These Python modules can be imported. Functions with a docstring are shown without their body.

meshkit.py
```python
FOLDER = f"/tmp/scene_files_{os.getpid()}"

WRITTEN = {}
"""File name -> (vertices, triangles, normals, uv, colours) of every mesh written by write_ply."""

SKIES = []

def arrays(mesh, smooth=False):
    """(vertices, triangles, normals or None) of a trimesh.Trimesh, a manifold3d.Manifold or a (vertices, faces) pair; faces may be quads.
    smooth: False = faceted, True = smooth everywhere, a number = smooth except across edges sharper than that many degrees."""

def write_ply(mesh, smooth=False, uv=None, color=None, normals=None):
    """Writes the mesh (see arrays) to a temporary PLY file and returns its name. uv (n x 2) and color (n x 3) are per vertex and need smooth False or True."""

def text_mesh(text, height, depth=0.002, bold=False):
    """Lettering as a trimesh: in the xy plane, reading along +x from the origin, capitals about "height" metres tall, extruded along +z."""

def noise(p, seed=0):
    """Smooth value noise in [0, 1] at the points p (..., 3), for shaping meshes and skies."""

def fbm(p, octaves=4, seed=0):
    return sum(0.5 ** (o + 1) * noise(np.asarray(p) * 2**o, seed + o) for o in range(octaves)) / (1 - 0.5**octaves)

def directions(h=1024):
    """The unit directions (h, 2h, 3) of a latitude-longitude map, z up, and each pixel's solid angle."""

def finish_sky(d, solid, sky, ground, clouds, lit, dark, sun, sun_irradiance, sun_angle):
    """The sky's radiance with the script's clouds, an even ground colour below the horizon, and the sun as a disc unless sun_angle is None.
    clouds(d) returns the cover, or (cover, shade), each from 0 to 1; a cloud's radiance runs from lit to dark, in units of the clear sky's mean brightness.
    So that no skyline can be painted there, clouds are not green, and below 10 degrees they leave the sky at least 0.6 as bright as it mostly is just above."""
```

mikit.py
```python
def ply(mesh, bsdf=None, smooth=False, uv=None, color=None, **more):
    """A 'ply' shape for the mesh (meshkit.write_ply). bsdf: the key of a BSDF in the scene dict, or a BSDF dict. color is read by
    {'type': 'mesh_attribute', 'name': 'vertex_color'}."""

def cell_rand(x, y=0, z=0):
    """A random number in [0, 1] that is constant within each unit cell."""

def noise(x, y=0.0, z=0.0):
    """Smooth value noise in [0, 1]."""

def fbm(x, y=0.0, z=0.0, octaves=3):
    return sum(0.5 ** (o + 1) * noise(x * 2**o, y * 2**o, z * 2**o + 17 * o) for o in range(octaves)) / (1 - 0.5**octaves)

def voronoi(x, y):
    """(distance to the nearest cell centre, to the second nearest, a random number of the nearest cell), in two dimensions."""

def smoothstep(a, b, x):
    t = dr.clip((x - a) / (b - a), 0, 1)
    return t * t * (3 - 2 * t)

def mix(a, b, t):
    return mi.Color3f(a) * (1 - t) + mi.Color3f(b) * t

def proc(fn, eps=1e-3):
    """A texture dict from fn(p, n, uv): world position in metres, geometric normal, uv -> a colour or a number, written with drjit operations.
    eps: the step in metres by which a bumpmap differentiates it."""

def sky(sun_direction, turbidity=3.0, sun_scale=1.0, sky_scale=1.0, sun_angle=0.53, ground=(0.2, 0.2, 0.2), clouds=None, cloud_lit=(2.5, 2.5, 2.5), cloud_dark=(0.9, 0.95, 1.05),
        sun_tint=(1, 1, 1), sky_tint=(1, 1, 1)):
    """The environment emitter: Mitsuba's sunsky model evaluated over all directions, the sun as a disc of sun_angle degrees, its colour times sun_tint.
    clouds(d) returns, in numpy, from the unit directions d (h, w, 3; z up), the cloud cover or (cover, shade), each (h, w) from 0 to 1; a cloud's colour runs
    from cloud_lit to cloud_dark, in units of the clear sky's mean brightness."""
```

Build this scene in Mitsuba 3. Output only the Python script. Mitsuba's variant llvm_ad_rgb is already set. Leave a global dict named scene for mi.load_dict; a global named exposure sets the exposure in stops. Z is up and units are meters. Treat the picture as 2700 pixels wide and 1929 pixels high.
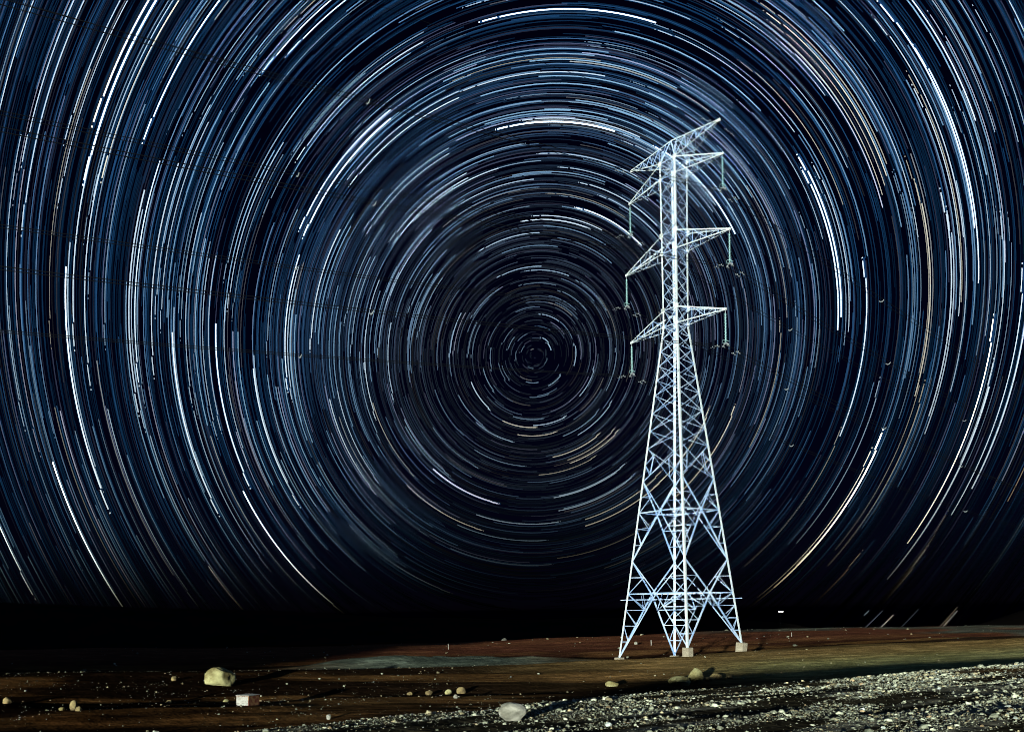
import math
import numpy as np, trimesh
import mitsuba as mi, drjit as dr
import mikit, meshkit

scene, labels = {'type': 'scene'}, {}
T = mi.ScalarTransform4f

# ------------------------------------------------------------------ camera
EYE = 1.6                                   # eye height above the gravel bank, metres
F, CX, CY = 2198.35, 1052.64, 1611.41       # focal length and principal point in pixels of the 2700 x 1929 photograph
scene['camera'] = {
    'type': 'perspective', 'fov': 2 * math.degrees(math.atan(1350 / F)), 'fov_axis': 'x',
    'principal_point_offset_x': 0.5 - CX / 2700, 'principal_point_offset_y': 0.5 - CY / 1929,
    'near_clip': 0.1, 'far_clip': 30000.0,
    'to_world': T().look_at(origin=[0, 0, EYE], target=[0, 1, EYE], up=[0.01528, 0, 1]),
}
# ------------------------------------------------------------------ light: a low moon behind the camera on the left, and the night sky
MOON_EL = math.radians(3.35)
MOON = np.array([-0.45 * math.cos(MOON_EL), -0.893 * math.cos(MOON_EL), math.sin(MOON_EL)])
sky = mikit.sky(MOON.tolist(), turbidity=2.5, sun_scale=1.0, sky_scale=1.0, sun_angle=0.8, ground=(0.0002, 0.0002, 0.0035),
                sun_tint=(16.3, 43.5, 400.0), sky_tint=(0.011, 0.014, 0.135))
sky['sampling_weight'] = 1.0
scene['sky'] = sky
labels['sky'] = {'label': 'dark navy night sky', 'kind': 'structure'}
exposure = 0.0


# ------------------------------------------------------------------ helpers
def tag(key, label=None, cat=None, group=None, kind=None):
    d = {}
    if label: d['label'] = label
    if cat: d['category'] = cat
    if group: d['group'] = group
    if kind: d['kind'] = kind
    labels[key] = d


COUNT = {}


def new(name, parent=None):
    """the next free key of that name: name, name_001, ..."""
    base = parent + '__' + name if parent else name
    n = COUNT.get(base, 0)
    COUNT[base] = n + 1
    return base if n == 0 else '%s_%03d' % (base, n)


def put(name, mesh, bsdf, parent=None, smooth=False, **more):
    key = new(name, parent)
    scene[key] = mikit.ply(mesh, bsdf, smooth=smooth, **more)
    return key


def unit(v):
    v = np.asarray(v, float)
    return v / np.linalg.norm(v)


def angle_bar(p, q, w, a, b, t=None):
    """an L section of flange width w from p to q; its flanges lie along a and b"""
    p, q = np.asarray(p, float), np.asarray(q, float)
    t = t or max(0.012, 0.13 * w)
    ax = unit(q - p)
    a = unit(np.asarray(a, float) - np.dot(a, ax) * ax)
    b = np.asarray(b, float) - np.dot(b, ax) * ax - np.dot(b, a) * a
    b = unit(b)
    prof = np.array([(0, 0), (w, 0), (w, t), (t, t), (t, w), (0, w)])
    o = -0.25 * w
    ring = [(x + o) * a + (y + o) * b for x, y in prof]
    v = np.array([p + r for r in ring] + [q + r for r in ring])
    f = []
    for i in range(6):
        j = (i + 1) % 6
        f += [(i, j, 6 + j), (i, 6 + j, 6 + i)]
    for o2, s in ((0, 1), (6, -1)):
        for tri in ((0, 1, 2), (0, 2, 3), (0, 3, 4), (0, 4, 5)):
            f.append(tuple(o2 + k for k in (tri[::-1] if s == 1 else tri)))
    m = trimesh.Trimesh(v, f, process=False)
    if m.volume < 0: m.invert()
    return m


def tube(points, r, sides=6, caps=True):
    p = np.asarray(points, float)
    t = np.gradient(p, axis=0)
    t /= np.linalg.norm(t, axis=1, keepdims=True)
    ref = np.where(np.abs(t[:, 2:]) < 0.9, [[0, 0, 1.0]], [[1.0, 0, 0]])
    a = np.cross(t, ref); a /= np.linalg.norm(a, axis=1, keepdims=True)
    b = np.cross(t, a)
    an = np.arange(sides) * 2 * np.pi / sides
    r = np.broadcast_to(r, (len(p),))[:, None, None]
    v = (p[:, None] + r * (np.cos(an)[None, :, None] * a[:, None] + np.sin(an)[None, :, None] * b[:, None])).reshape(-1, 3)
    f = []
    for i in range(len(p) - 1):
        for j in range(sides):
            k = (j + 1) % sides
            f += [(i * sides + j, i * sides + k, (i + 1) * sides + k), (i * sides + j, (i + 1) * sides + k, (i + 1) * sides + j)]
    if caps:
        n = len(v); v = np.vstack([v, p[:1], p[-1:]]); e = (len(p) - 1) * sides
        for j in range(sides):
            k = (j + 1) % sides
            f += [(n, k, j), (n + 1, e + j, e + k)]
    m = trimesh.Trimesh(v, f, process=False)
    if m.volume < 0: m.invert()
    return m


def box(size, mat=None, bevel=0.0):
    m = trimesh.creation.box(size)
    if bevel:
        h = np.array(size) / 2
        pts = [[sx * (h[0] - bevel * (k == 0)), sy * (h[1] - bevel * (k == 1)), sz * (h[2] - bevel * (k == 2))]
               for sx in (-1, 1) for sy in (-1, 1) for sz in (-1, 1) for k in range(3)]
        pts = [[sx * (h[0] - bevel * (k != 0)), sy * (h[1] - bevel * (k != 1)), sz * (h[2] - bevel * (k != 2))]
               for sx in (-1, 1) for sy in (-1, 1) for sz in (-1, 1) for k in range(3)]
        m = trimesh.Trimesh(pts).convex_hull
    if mat is not None: m.apply_transform(mat)
    return m


def frame(x, y, z, o):
    m = np.eye(4)
    m[:3, 0], m[:3, 1], m[:3, 2], m[:3, 3] = x, y, z, o
    return m


# ------------------------------------------------------------------ materials
def two(b): return {'type': 'twosided', 'bsdf': b}
def rgb(*c): return {'type': 'rgb', 'value': list(c)}


scene['steel'] = two({'type': 'principled', 'base_color': mikit.proc(lambda p, n, uv: mikit.mix((0.26, 0.41, 0.74), (0.48, 0.61, 0.88), mikit.smoothstep(.3, .7, mikit.fbm(p.x * .9, p.y * .9, p.z * .7, 3)))),
                      'roughness': 0.5, 'metallic': 0.25, 'specular': 0.5})  # blue cast of the light on the tower is put into this colour
scene['leg_steel'] = two({'type': 'principled', 'base_color': mikit.proc(lambda p, n, uv: mikit.mix((0.46, 0.56, 0.70), (0.62, 0.70, 0.80), mikit.fbm(p.x * 2.1, p.y * 2.1, p.z * .9, 3))), 'roughness': 0.5, 'metallic': 0.2})  # whiter copy of the steel, the cool light also tints its colour
scene['plate_steel'] = two({'type': 'principled', 'base_color': rgb(0.50, 0.56, 0.62), 'roughness': 0.55, 'metallic': 0.15})
scene['glass_disc'] = two({'type': 'principled', 'base_color': rgb(0.20, 0.36, 0.42), 'roughness': 0.18, 'specular': 0.6, 'clearcoat': 0.5})
scene['fitting'] = two({'type': 'principled', 'base_color': rgb(0.20, 0.23, 0.28), 'roughness': 0.5, 'metallic': 0.2})
scene['cable_metal'] = two({'type': 'principled', 'base_color': rgb(0.003, 0.004, 0.007), 'roughness': 0.8, 'specular': 0.1})
scene['concrete'] = two({'type': 'bumpmap', 'scale': 1.0,
    'arbitrary': mikit.proc(lambda p, n, uv: 0.006 * mikit.fbm(p.x * 14, p.y * 14, p.z * 14, 3) + 0.003 * mikit.smoothstep(0.85, 1.0, dr.abs(2 * (p.z * 4 - dr.floor(p.z * 4)) - 1)), 0.01),
    'bsdf': {'type': 'principled', 'roughness': 0.9, 'base_color': mikit.proc(lambda p, n, uv: mikit.mix((0.13, 0.105, 0.08), (0.32, 0.295, 0.25), mikit.fbm(p.x * 2.5, p.y * 2.5, p.z * 5, 4)))}})
scene['white_paint'] = two({'type': 'principled', 'roughness': 0.6, 'base_color': mikit.proc(lambda p, n, uv: mikit.mix((0.19, 0.185, 0.18), (0.29, 0.29, 0.295), mikit.smoothstep(0.3, 0.6, mikit.fbm(p.x * 4, p.y * 4, p.z * 9, 4))))})
scene['brown_board'] = two({'type': 'principled', 'roughness': 0.8, 'base_color': mikit.proc(lambda p, n, uv: mikit.mix((0.12, 0.03, 0.02), (0.22, 0.12, 0.06), mikit.smoothstep(0.35, 0.65, mikit.fbm(p.x * 5, p.y * 5, p.z * 5, 3))))})


def stone(ca, cb, f=3.0, bump=0.03):
    return two({'type': 'bumpmap', 'scale': 1.0, 'arbitrary': mikit.proc(lambda p, n, uv: bump * mikit.fbm(p.x * f * 2, p.y * f * 2, p.z * f * 2, 4), 0.01),
                'bsdf': {'type': 'principled', 'roughness': 0.92, 'base_color': mikit.proc(lambda p, n, uv: mikit.mix(ca, cb, mikit.smoothstep(0.3, 0.7, mikit.fbm(p.x * f + 3, p.y * f, p.z * f, 4))))}})


scene['stone_lichen'] = stone((0.12, 0.10, 0.04), (0.33, 0.32, 0.17), 1.6)
scene['stone_pale'] = stone((0.13, 0.13, 0.115), (0.27, 0.27, 0.255), 7.0, 0.03)
scene['stone_tan'] = stone((0.07, 0.05, 0.025), (0.21, 0.165, 0.08), 3.0)
scene['gravel_stone'] = two({'type': 'diffuse', 'reflectance': {'type': 'mesh_attribute', 'name': 'vertex_color'}})


def soil(p, n, uv):
    big = mikit.fbm(p.x * 0.045 + 7, p.y * 0.06, 0.0, 3)
    mid = mikit.fbm(p.x * 0.35, p.y * 0.35, 3.0, 4)
    fine = mikit.fbm(p.x * 6.0, p.y * 6.0, 1.0, 3)
    lit_patch = mikit.smoothstep(.46, .64, mikit.fbm(p.x * 0.075 + 2, p.y * 0.26, 4.0, 4))       # uneven lighting put into the colour: near-black against rusty grit
    c = mikit.mix((0.022, 0.013, 0.008), mikit.mix((0.110, 0.050, 0.018), (0.240, 0.135, 0.055), mid), lit_patch)
    rise = dr.exp(-dr.square((p.y - 66 - 0.08 * (p.x - 25)) / 9.0)) * mikit.smoothstep(2.0, 22.0, p.x)   # the tan rise that carries the tower, its lit strip put into the colour
    c = mikit.mix(c, mikit.mix((0.190, 0.120, 0.048), (0.400, 0.265, 0.110), mid), rise * .8)
    c = c * mikit.mix((.34, .30, .28), (.8, .8, .8), mikit.smoothstep(-16.0, 6.0, p.x))  # light falling off to the left is put into the soil colour
    c = mikit.mix(c, (0.115, 0.042, 0.026), mikit.smoothstep(85.0, 120.0, p.y) * 0.8)
    spoil = dr.exp(-dr.power((p.x - 4) / 14, 4) - dr.square((p.y - 79 - 0.1 * p.x) / 7.5))      # the grey-green heap left of the tower
    rim = dr.exp(-dr.square((p.y - 57.5 - 0.08 * (p.x - 25)) / 5.0)) * mikit.smoothstep(16.0, 30.0, p.x) # the olive foot of the rise on the right, colour brightened as if lit
    back = mikit.smoothstep(45.0, 62.0, p.x) * mikit.smoothstep(0.45, 0.62, big) * mikit.smoothstep(88.0, 100.0, p.y)
    c = mikit.mix(c, mikit.mix((0.034, 0.046, 0.040), (0.100, 0.122, 0.104), mid), dr.minimum(1.0, spoil + back * 0.8))
    c = mikit.mix(c, mikit.mix((0.170, 0.185, 0.080), (0.330, 0.330, 0.155), mid), rim * 0.85)
    c = c * mikit.mix((1, 1, 1), (.16, .15, .15), mikit.smoothstep(145.0, 240.0, p.y))  # far plain darkened in colour to stand for unlit ground
    near = mikit.smoothstep(34.0, 24.0, dr.sqrt(dr.square(p.x) + dr.square(p.y)))
    c = mikit.mix(c, mikit.mix(mikit.mix((0.018, 0.015, 0.010), (0.060, 0.052, 0.036), fine), (0.34, 0.335, 0.28), .8 * fine * mikit.smoothstep(.62, .72, mikit.fbm((p.x * .83 + p.y * .56) * .30, (-p.x * .56 + p.y * .83) * 1.5, 9.0, 4))), near)
    rubble = mikit.smoothstep(.45, .75, mikit.fbm(p.x * 0.55, p.y * 3.1, 7.0, 4)) * mikit.smoothstep(24.0, 36.0, dr.sqrt(dr.square(p.x) + dr.square(p.y)))
    return c * (0.55 + 0.6 * fine + 0.8 * rubble)


def soil_relief(p, n, uv):
    r = dr.sqrt(dr.square(p.x) + dr.square(p.y))
    streak = mikit.fbm((p.x * 0.80 + p.y * 0.60) * 0.22, (-p.x * 0.60 + p.y * 0.80) * 1.1, 5.0, 3)
    return 0.085 * mikit.fbm(p.x * 1.9, p.y * 1.9, 0.0, 4) * mikit.smoothstep(5.0, 60.0, r) + 0.030 * mikit.fbm(p.x * 9, p.y * 9, 2.0, 4) + 0.12 * streak * mikit.smoothstep(35.0, 70.0, r)


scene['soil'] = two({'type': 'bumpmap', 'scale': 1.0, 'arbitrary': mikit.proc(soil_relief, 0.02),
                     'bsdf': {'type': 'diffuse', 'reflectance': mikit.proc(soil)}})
scene['far_hill'] = two({'type': 'diffuse', 'reflectance': mikit.proc(lambda p, n, uv: mikit.mix((0.006, 0.005, 0.005), (0.014, 0.011, 0.010), mikit.fbm(p.x * 0.01, p.y * 0.01, p.z * 0.02, 3)))})


# ------------------------------------------------------------------ the ground
def sst(a, b, x):
    t = np.clip((x - a) / (b - a), 0, 1)
    return t * t * (3 - 2 * t)


BANK = np.array([(-60, -70), (-30, -24), (-14, -1), (-6, 8.6), (-1.9, 11.9), (.63, 14.2), (3.26, 16), (6.26, 18.4), (9.8, 20.5), (13.9, 22.7), (19.5, 26), (28, 31), (60, 46)], float)


def bank_side(x, y):
    p = np.stack([x, y, 0 * x], -1)
    return (np.interp(x, BANK[:, 0], BANK[:, 1]) - y) * .85 + 1.2 * (meshkit.noise(p / 4., 8) - .5)


def ground_z(x, y):
    """the height of the ground: a gravel bank in front, then a plain with a rise under the tower, spoil heaps and a wide valley"""
    x, y = np.asarray(x, float), np.asarray(y, float)
    r = np.hypot(x, y)
    p = np.stack([x, y, 0 * x], -1)
    yy = y - .08 * np.clip(x - 25, -40, 80) + 4 * (meshkit.noise(p / 37., 5) - .5)
    b = np.interp(yy, [-200, 0, 40, 52, 66, 76, 96, 130, 160, 300, 600, 1500, 4000], [-4.2, -4.2, -4.3, -4.42, -3.78, -4.75, -5.45, -5.0, -5.8, -15, -34, -70, -90])
    b = b + .03 * np.clip(x - 25, -15, 40) * np.exp(-(y / 400.) ** 2)
    heap = np.exp(-((x - 4) / 12.5) ** 4 - ((y - 82 - .1 * x) / 6.) ** 2)
    b = b + heap * (.85 + .75 * (meshkit.fbm(np.stack([(x + .8 * y) / 5., (y - .4 * x) / 2.2, 0 * x], -1), 3, seed=6) - .5))
    b = b + 1.05 * (meshkit.fbm(np.stack([x / 27., y / 8.5, 0 * x], -1), 3, seed=2) - .5) * sst(24, 40, r) * (1 - .6 * sst(150, 400, r))
    b = b + .10 * (meshkit.fbm(p / 3.1, 3, seed=3) - .5)
    w = sst(-5.5, .2, bank_side(x, y))
    k = -1.55 - .0135 * np.minimum(r, 40) + .16 * (meshkit.fbm(np.stack([(x * .83 + y * .56) / 3.2, (-x * .56 + y * .83) / 1.1, 0 * x], -1), 3, seed=4) - .5) * sst(2, 8, r)
    return b * (1 - w) + k * w + EYE


def polar_sheet(rad, ang, fz):
    R, A = np.meshgrid(rad, ang, indexing='ij')
    x, y = R * np.sin(A), R * np.cos(A)
    v = np.stack([x, y, fz(x, y)], -1).reshape(-1, 3)
    m, n = len(rad), len(ang)
    i, j = np.meshgrid(np.arange(m - 1), np.arange(n - 1), indexing='ij')
    a = (i * n + j).ravel()
    f = np.vstack([np.stack([a, a + n, a + n + 1], 1), np.stack([a, a + n + 1, a + 1], 1)])
    tri = v[f[0]]
    if np.cross(tri[1] - tri[0], tri[2] - tri[0])[2] < 0: f = f[:, ::-1]
    return trimesh.Trimesh(v, f, process=False)


rads = np.concatenate([np.linspace(0.02, 8, 40), np.arange(8.12, 34, .115), np.arange(34, 170, .55), np.geomspace(170, 3000, 70)])
angs = np.radians(np.concatenate([np.linspace(-180, -34, 60)[:-1], np.linspace(-34, 46, 320), np.linspace(46, 180, 60)[1:]]))
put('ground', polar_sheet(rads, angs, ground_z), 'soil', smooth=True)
tag('ground', 'dark stony ground with a gravel bank in front', kind='structure')

# the far hills, and an added unseen ridge, behind left, that shades the distance
HA = np.radians(np.linspace(-75, 75, 240))
HILL = np.radians([-75, -40, -26, -18, -10, 0, 8, 13, 20, 25, 28, 33, 37, 50, 75])
HEL = np.array([1.6, 1.2, 0.95, 0.55, 0.25, -.45, -.75, -.55, -.8, -1.1, -1.9, -1.9, -.4, .9, 1.6])


def hill_z(x, y):
    r, a = np.hypot(x, y), np.arctan2(x, y)
    top = 2400 * np.tan(np.radians(np.interp(a, HILL, HEL))) + 9 * (meshkit.fbm(np.stack([x / 260., y / 260., 0 * x], -1), 4, seed=9) - .5)
    up = sst(1500, 2400, r) * (1 - .3 * sst(2400, 3000, r))
    return EYE - 130 + (top + 130) * up + 6 * (meshkit.fbm(np.stack([x / 120., y / 120., 0 * x], -1), 3, seed=10) - .5) * up


put('hills', polar_sheet(np.linspace(1450, 3000, 50), HA, hill_z), 'far_hill', smooth=True)
tag('hills', 'low black hills along the horizon', kind='structure')


def shade_ridge_mesh():
    s = unit([-0.45, -0.893, 0])                 # along the moonlight, away from the scene
    n = np.array([s[1], -s[0], 0]) * np.array([1, 1, 0])
    if n[0] > 0: n = -n                          # to the left of the view
    d, o = np.meshgrid(np.linspace(250, 1500, 60), np.linspace(50, 3200, 110), indexing='ij')
    o = o + 5 * np.sin(d / 90.)
    x, y = d * s[0] + o * n[0], d * s[1] + o * n[1]
    h = 340 * sst(250, 620, d) * (1 - sst(1000, 1500, d)) * sst(46, 130, o) ** .5 * (1 - sst(2700, 3200, o))
    h = h * (.8 + .4 * meshkit.fbm(np.stack([x / 210., y / 210., 0 * x], -1), 4, seed=12))
    v = np.stack([x, y, h - 9], -1).reshape(-1, 3)
    m, k = d.shape
    i, j = np.meshgrid(np.arange(m - 1), np.arange(k - 1), indexing='ij')
    a = (i * k + j).ravel()
    f = np.vstack([np.stack([a, a + k, a + k + 1], 1), np.stack([a, a + k + 1, a + 1], 1)])
    t = v[f[0]]
    if np.cross(t[1] - t[0], t[2] - t[0])[2] < 0: f = f[:, ::-1]
    return trimesh.Trimesh(v, f, process=False)


put('hills', shade_ridge_mesh(), 'far_hill', smooth=True)
tag('hills_001', 'added unseen ridge that keeps moonlight off the far plain', kind='structure')

# ------------------------------------------------------------------ the lattice tower
S = 1.25                                          # metres per unit of the tower's drawing
YAW = -1.00408
U = np.array([math.cos(YAW), math.sin(YAW), 0])   # along the cross-arms, towards the camera
V = np.array([-math.sin(YAW), math.cos(YAW), 0])  # along the power line, away from the camera
Z = np.array([0, 0, 1.0])
BASE = np.array([20.21, 60.0, 0])
Z0, ZP, Z1T, Z1B, Z2T, Z2B, Z3T, Z3B = 33.13, 33.47, 31.94, 30.78, 26.77, 25.45, 21.36, 20.18
ZA, ZB, ZC, ZD, ZE = 9.14, 6.83, 3.36, 0.972, -3.158
H_TOP, H_WAIST, H_FOOT = 0.655, 0.592, 2.983
FOOT = {(1, -1): 0.429, (-1, -1): -0.461, (1, 1): 0.572, (-1, 1): -0.567}
ARM = [3.811, 4.066, 4.517, 4.110]
DROOP = [0, 1.2445, 1.371, 1.220]
STRING = 2.309


def half(z):
    if z < Z3B: return H_FOOT + (H_WAIST - H_FOOT) * (z - ZE) / (Z3B - ZE)
    return H_WAIST + (H_TOP - H_WAIST) * (z - Z3B) / (Z1T - Z3B)


def P(a, b, z):
    """a point of the tower's drawing in the world"""
    w = BASE + a * U + b * V
    return np.array([w[0] * S, w[1] * S, z * S + EYE])


def corner(c, z):
    h = half(z)
    return P(c[0] * h, c[1] * h, z)


CORNERS = [(-1, -1), (1, -1), (1, 1), (-1, 1)]
FACES = [(CORNERS[i], CORNERS[(i + 1) % 4]) for i in range(4)]


def face_normal(f):
    (a, b), (c, d) = f
    return (a + c) / 2 * U + (b + d) / 2 * V


TW = 'transmission_tower'
tag(TW, 'tall floodlit steel lattice transmission tower with three pairs of cross-arms standing on the dark plain', 'transmission tower')


def bar(name, p, q, w, a, b, parent=TW):
    return put(name, angle_bar(p, q, w * .84, a, b), 'leg_steel' if name == 'chord' else 'steel', parent)


def on_face(name, p, q, w, f, inset=0.0, parent=TW):
    """a member lying on the tower's face f, one flange in the face and one turned inwards"""
    n = face_normal(f)
    ax = unit(np.subtract(q, p))
    return bar(name, np.asarray(p) - n * inset, np.asarray(q) - n * inset, w, np.cross(n, ax), -n, parent)


def mixp(p, q, t): return np.asarray(p) * (1 - t) + np.asarray(q) * t


# legs: bent at the waist
for c in CORNERS:
    zf = ZE + FOOT[c]
    a, b = -c[0] * U, -c[1] * V
    m = [angle_bar(corner(c, zf), corner(c, Z3B), .17, a, b), angle_bar(corner(c, Z3B), corner(c, Z1T), .14, a, b)]
    put('leg', trimesh.util.concatenate(m), 'leg_steel', TW)

# X-braced panels of the body
panels = [Z1T, Z1B] + list(np.linspace(Z1B, Z2T, 5)[1:]) + [Z2B] + list(np.linspace(Z2B, Z3T, 5)[1:]) + [Z3B, 19.35, 18.41, 17.38, 16.37, 15.29, 14.0, 12.73, 11.47, ZA]
for f in FACES:
    for zt, zb in zip(panels[:-1], panels[1:]):
        w = .040 if zt > Z3B + .1 else .056
        on_face('diagonal', corner(f[0], zt), corner(f[1], zb), w, f, .02)
        on_face('diagonal', corner(f[1], zt), corner(f[0], zb), w, f, .10)
    # the small panel stiffeners under the last narrow panel
    for c, o in ((f[0], f[1]), (f[1], f[0])):
        up = mixp(corner(c, 11.47), corner(o, ZA), .2)
        lo = mixp(corner(c, ZA), corner(o, 11.47), .2)
        lm = corner(c, 10.3)
        on_face('brace', lm, up, .05, f, .05); on_face('brace', lm, lo, .05, f, .05); on_face('brace', up, lo, .05, f, .05)
    # the two great crosses of the base, their belts at B and D
    for zt, zm, zb in ((ZA, ZB, ZC), (ZC, ZD, None)):
        mid = mixp(corner(f[0], zm), corner(f[1], zm), .5)
        on_face('belt', corner(f[0], zm), corner(f[1], zm), .12, f, .06)
        for c in f:
            low = corner(c, zb if zb is not None else ZE + FOOT[c])
            on_face('diagonal', corner(c, zt), mid, .11, f, .02)
            on_face('diagonal', mid, low, .125, f, .02)
            top, ztop, zlow = corner(c, zt), zt, (zb if zb is not None else ZE + FOOT[c])
            # stiffeners above the belt
            q = mixp(top, mid, .5); lp = corner(c, (zt + zm) / 2)
            on_face('brace', lp, q, .06, f, .04); on_face('brace', corner(c, zm), q, .06, f, .06)
            # stiffeners below the belt
            k = 3 if zb is None else 2
            prev = corner(c, zm)
            for i in range(1, k + 1):
                t = i / (k + 1)
                q, lp = mixp(mid, low, t), corner(c, zm + (zlow - zm) * t)
                on_face('brace', lp, q, .06, f, .04); on_face('brace', prev, q, .055, f, .06)
                prev = lp
# plan bracing: the diamonds at the belts, rings at the arms, struts between the foot diagonals
for z in (ZB, ZD):
    mids = [mixp(corner(f[0], z), corner(f[1], z), .5) for f in FACES]
    for i in range(4): bar('plan_brace', mids[i], mids[(i + 1) % 4], .08, Z, np.cross(Z, mids[(i + 1) % 4] - mids[i]))
for c in CORNERS:
    adj = [o for f in FACES if c in f for o in f if o != c]
    for zm, low, k in ((ZD, corner(c, ZE + FOOT[c]), 3), (ZB, corner(c, ZC), 2)):
        mids = [mixp(corner(c, zm), corner(o, zm), .5) for o in adj]
        for i in range(1, k + 1):
            q = [mixp(m, low, i / (k + 1)) for m in mids]
            bar('plan_brace', q[0], q[1], .055, Z, np.cross(Z, q[1] - q[0]))
        if k == 3:                                # hangers of the portal under the lower belt
            for m in mids:
                q = mixp(m, low, .25)
                bar('brace', mixp(m, corner(c, zm), .45), q, .06, Z, U); bar('brace', mixp(mids[0], mids[1], .5), q, .06, Z, U)
for z in (Z1T, Z1B, Z2T, Z2B, Z3T, Z3B):
    for f in FACES: on_face('belt', corner(f[0], z), corner(f[1], z), .085, f, .03)
    bar('plan_brace', corner((-1, -1), z), corner((1, 1), z), .055, Z, U); bar('plan_brace', corner((1, -1), z) - Z * .09, corner((-1, 1), z) - Z * .09, .055, Z, U)
# the long bar through the base, its ends sticking out past two legs
k = put('cross_bar', tube([corner((-1, -1), .57) + (V + U) * -.42, corner((1, 1), .57) + (V + U) * .46], .045, 6), 'steel', TW)
# gusset plates where the arms meet the legs
for zt, zb in ((Z1T, Z1B), (Z2T, Z2B), (Z3T, Z3B)):
    for c in CORNERS:
        for z, s in ((zt, .40), (zb, .30)):
            n = -c[1] * V * -1
            put('gusset_plate', box((s, .02, s), frame(U, V * c[1], Z, corner(c, z) + c[1] * V * .035)), 'plate_steel', TW)


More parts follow.
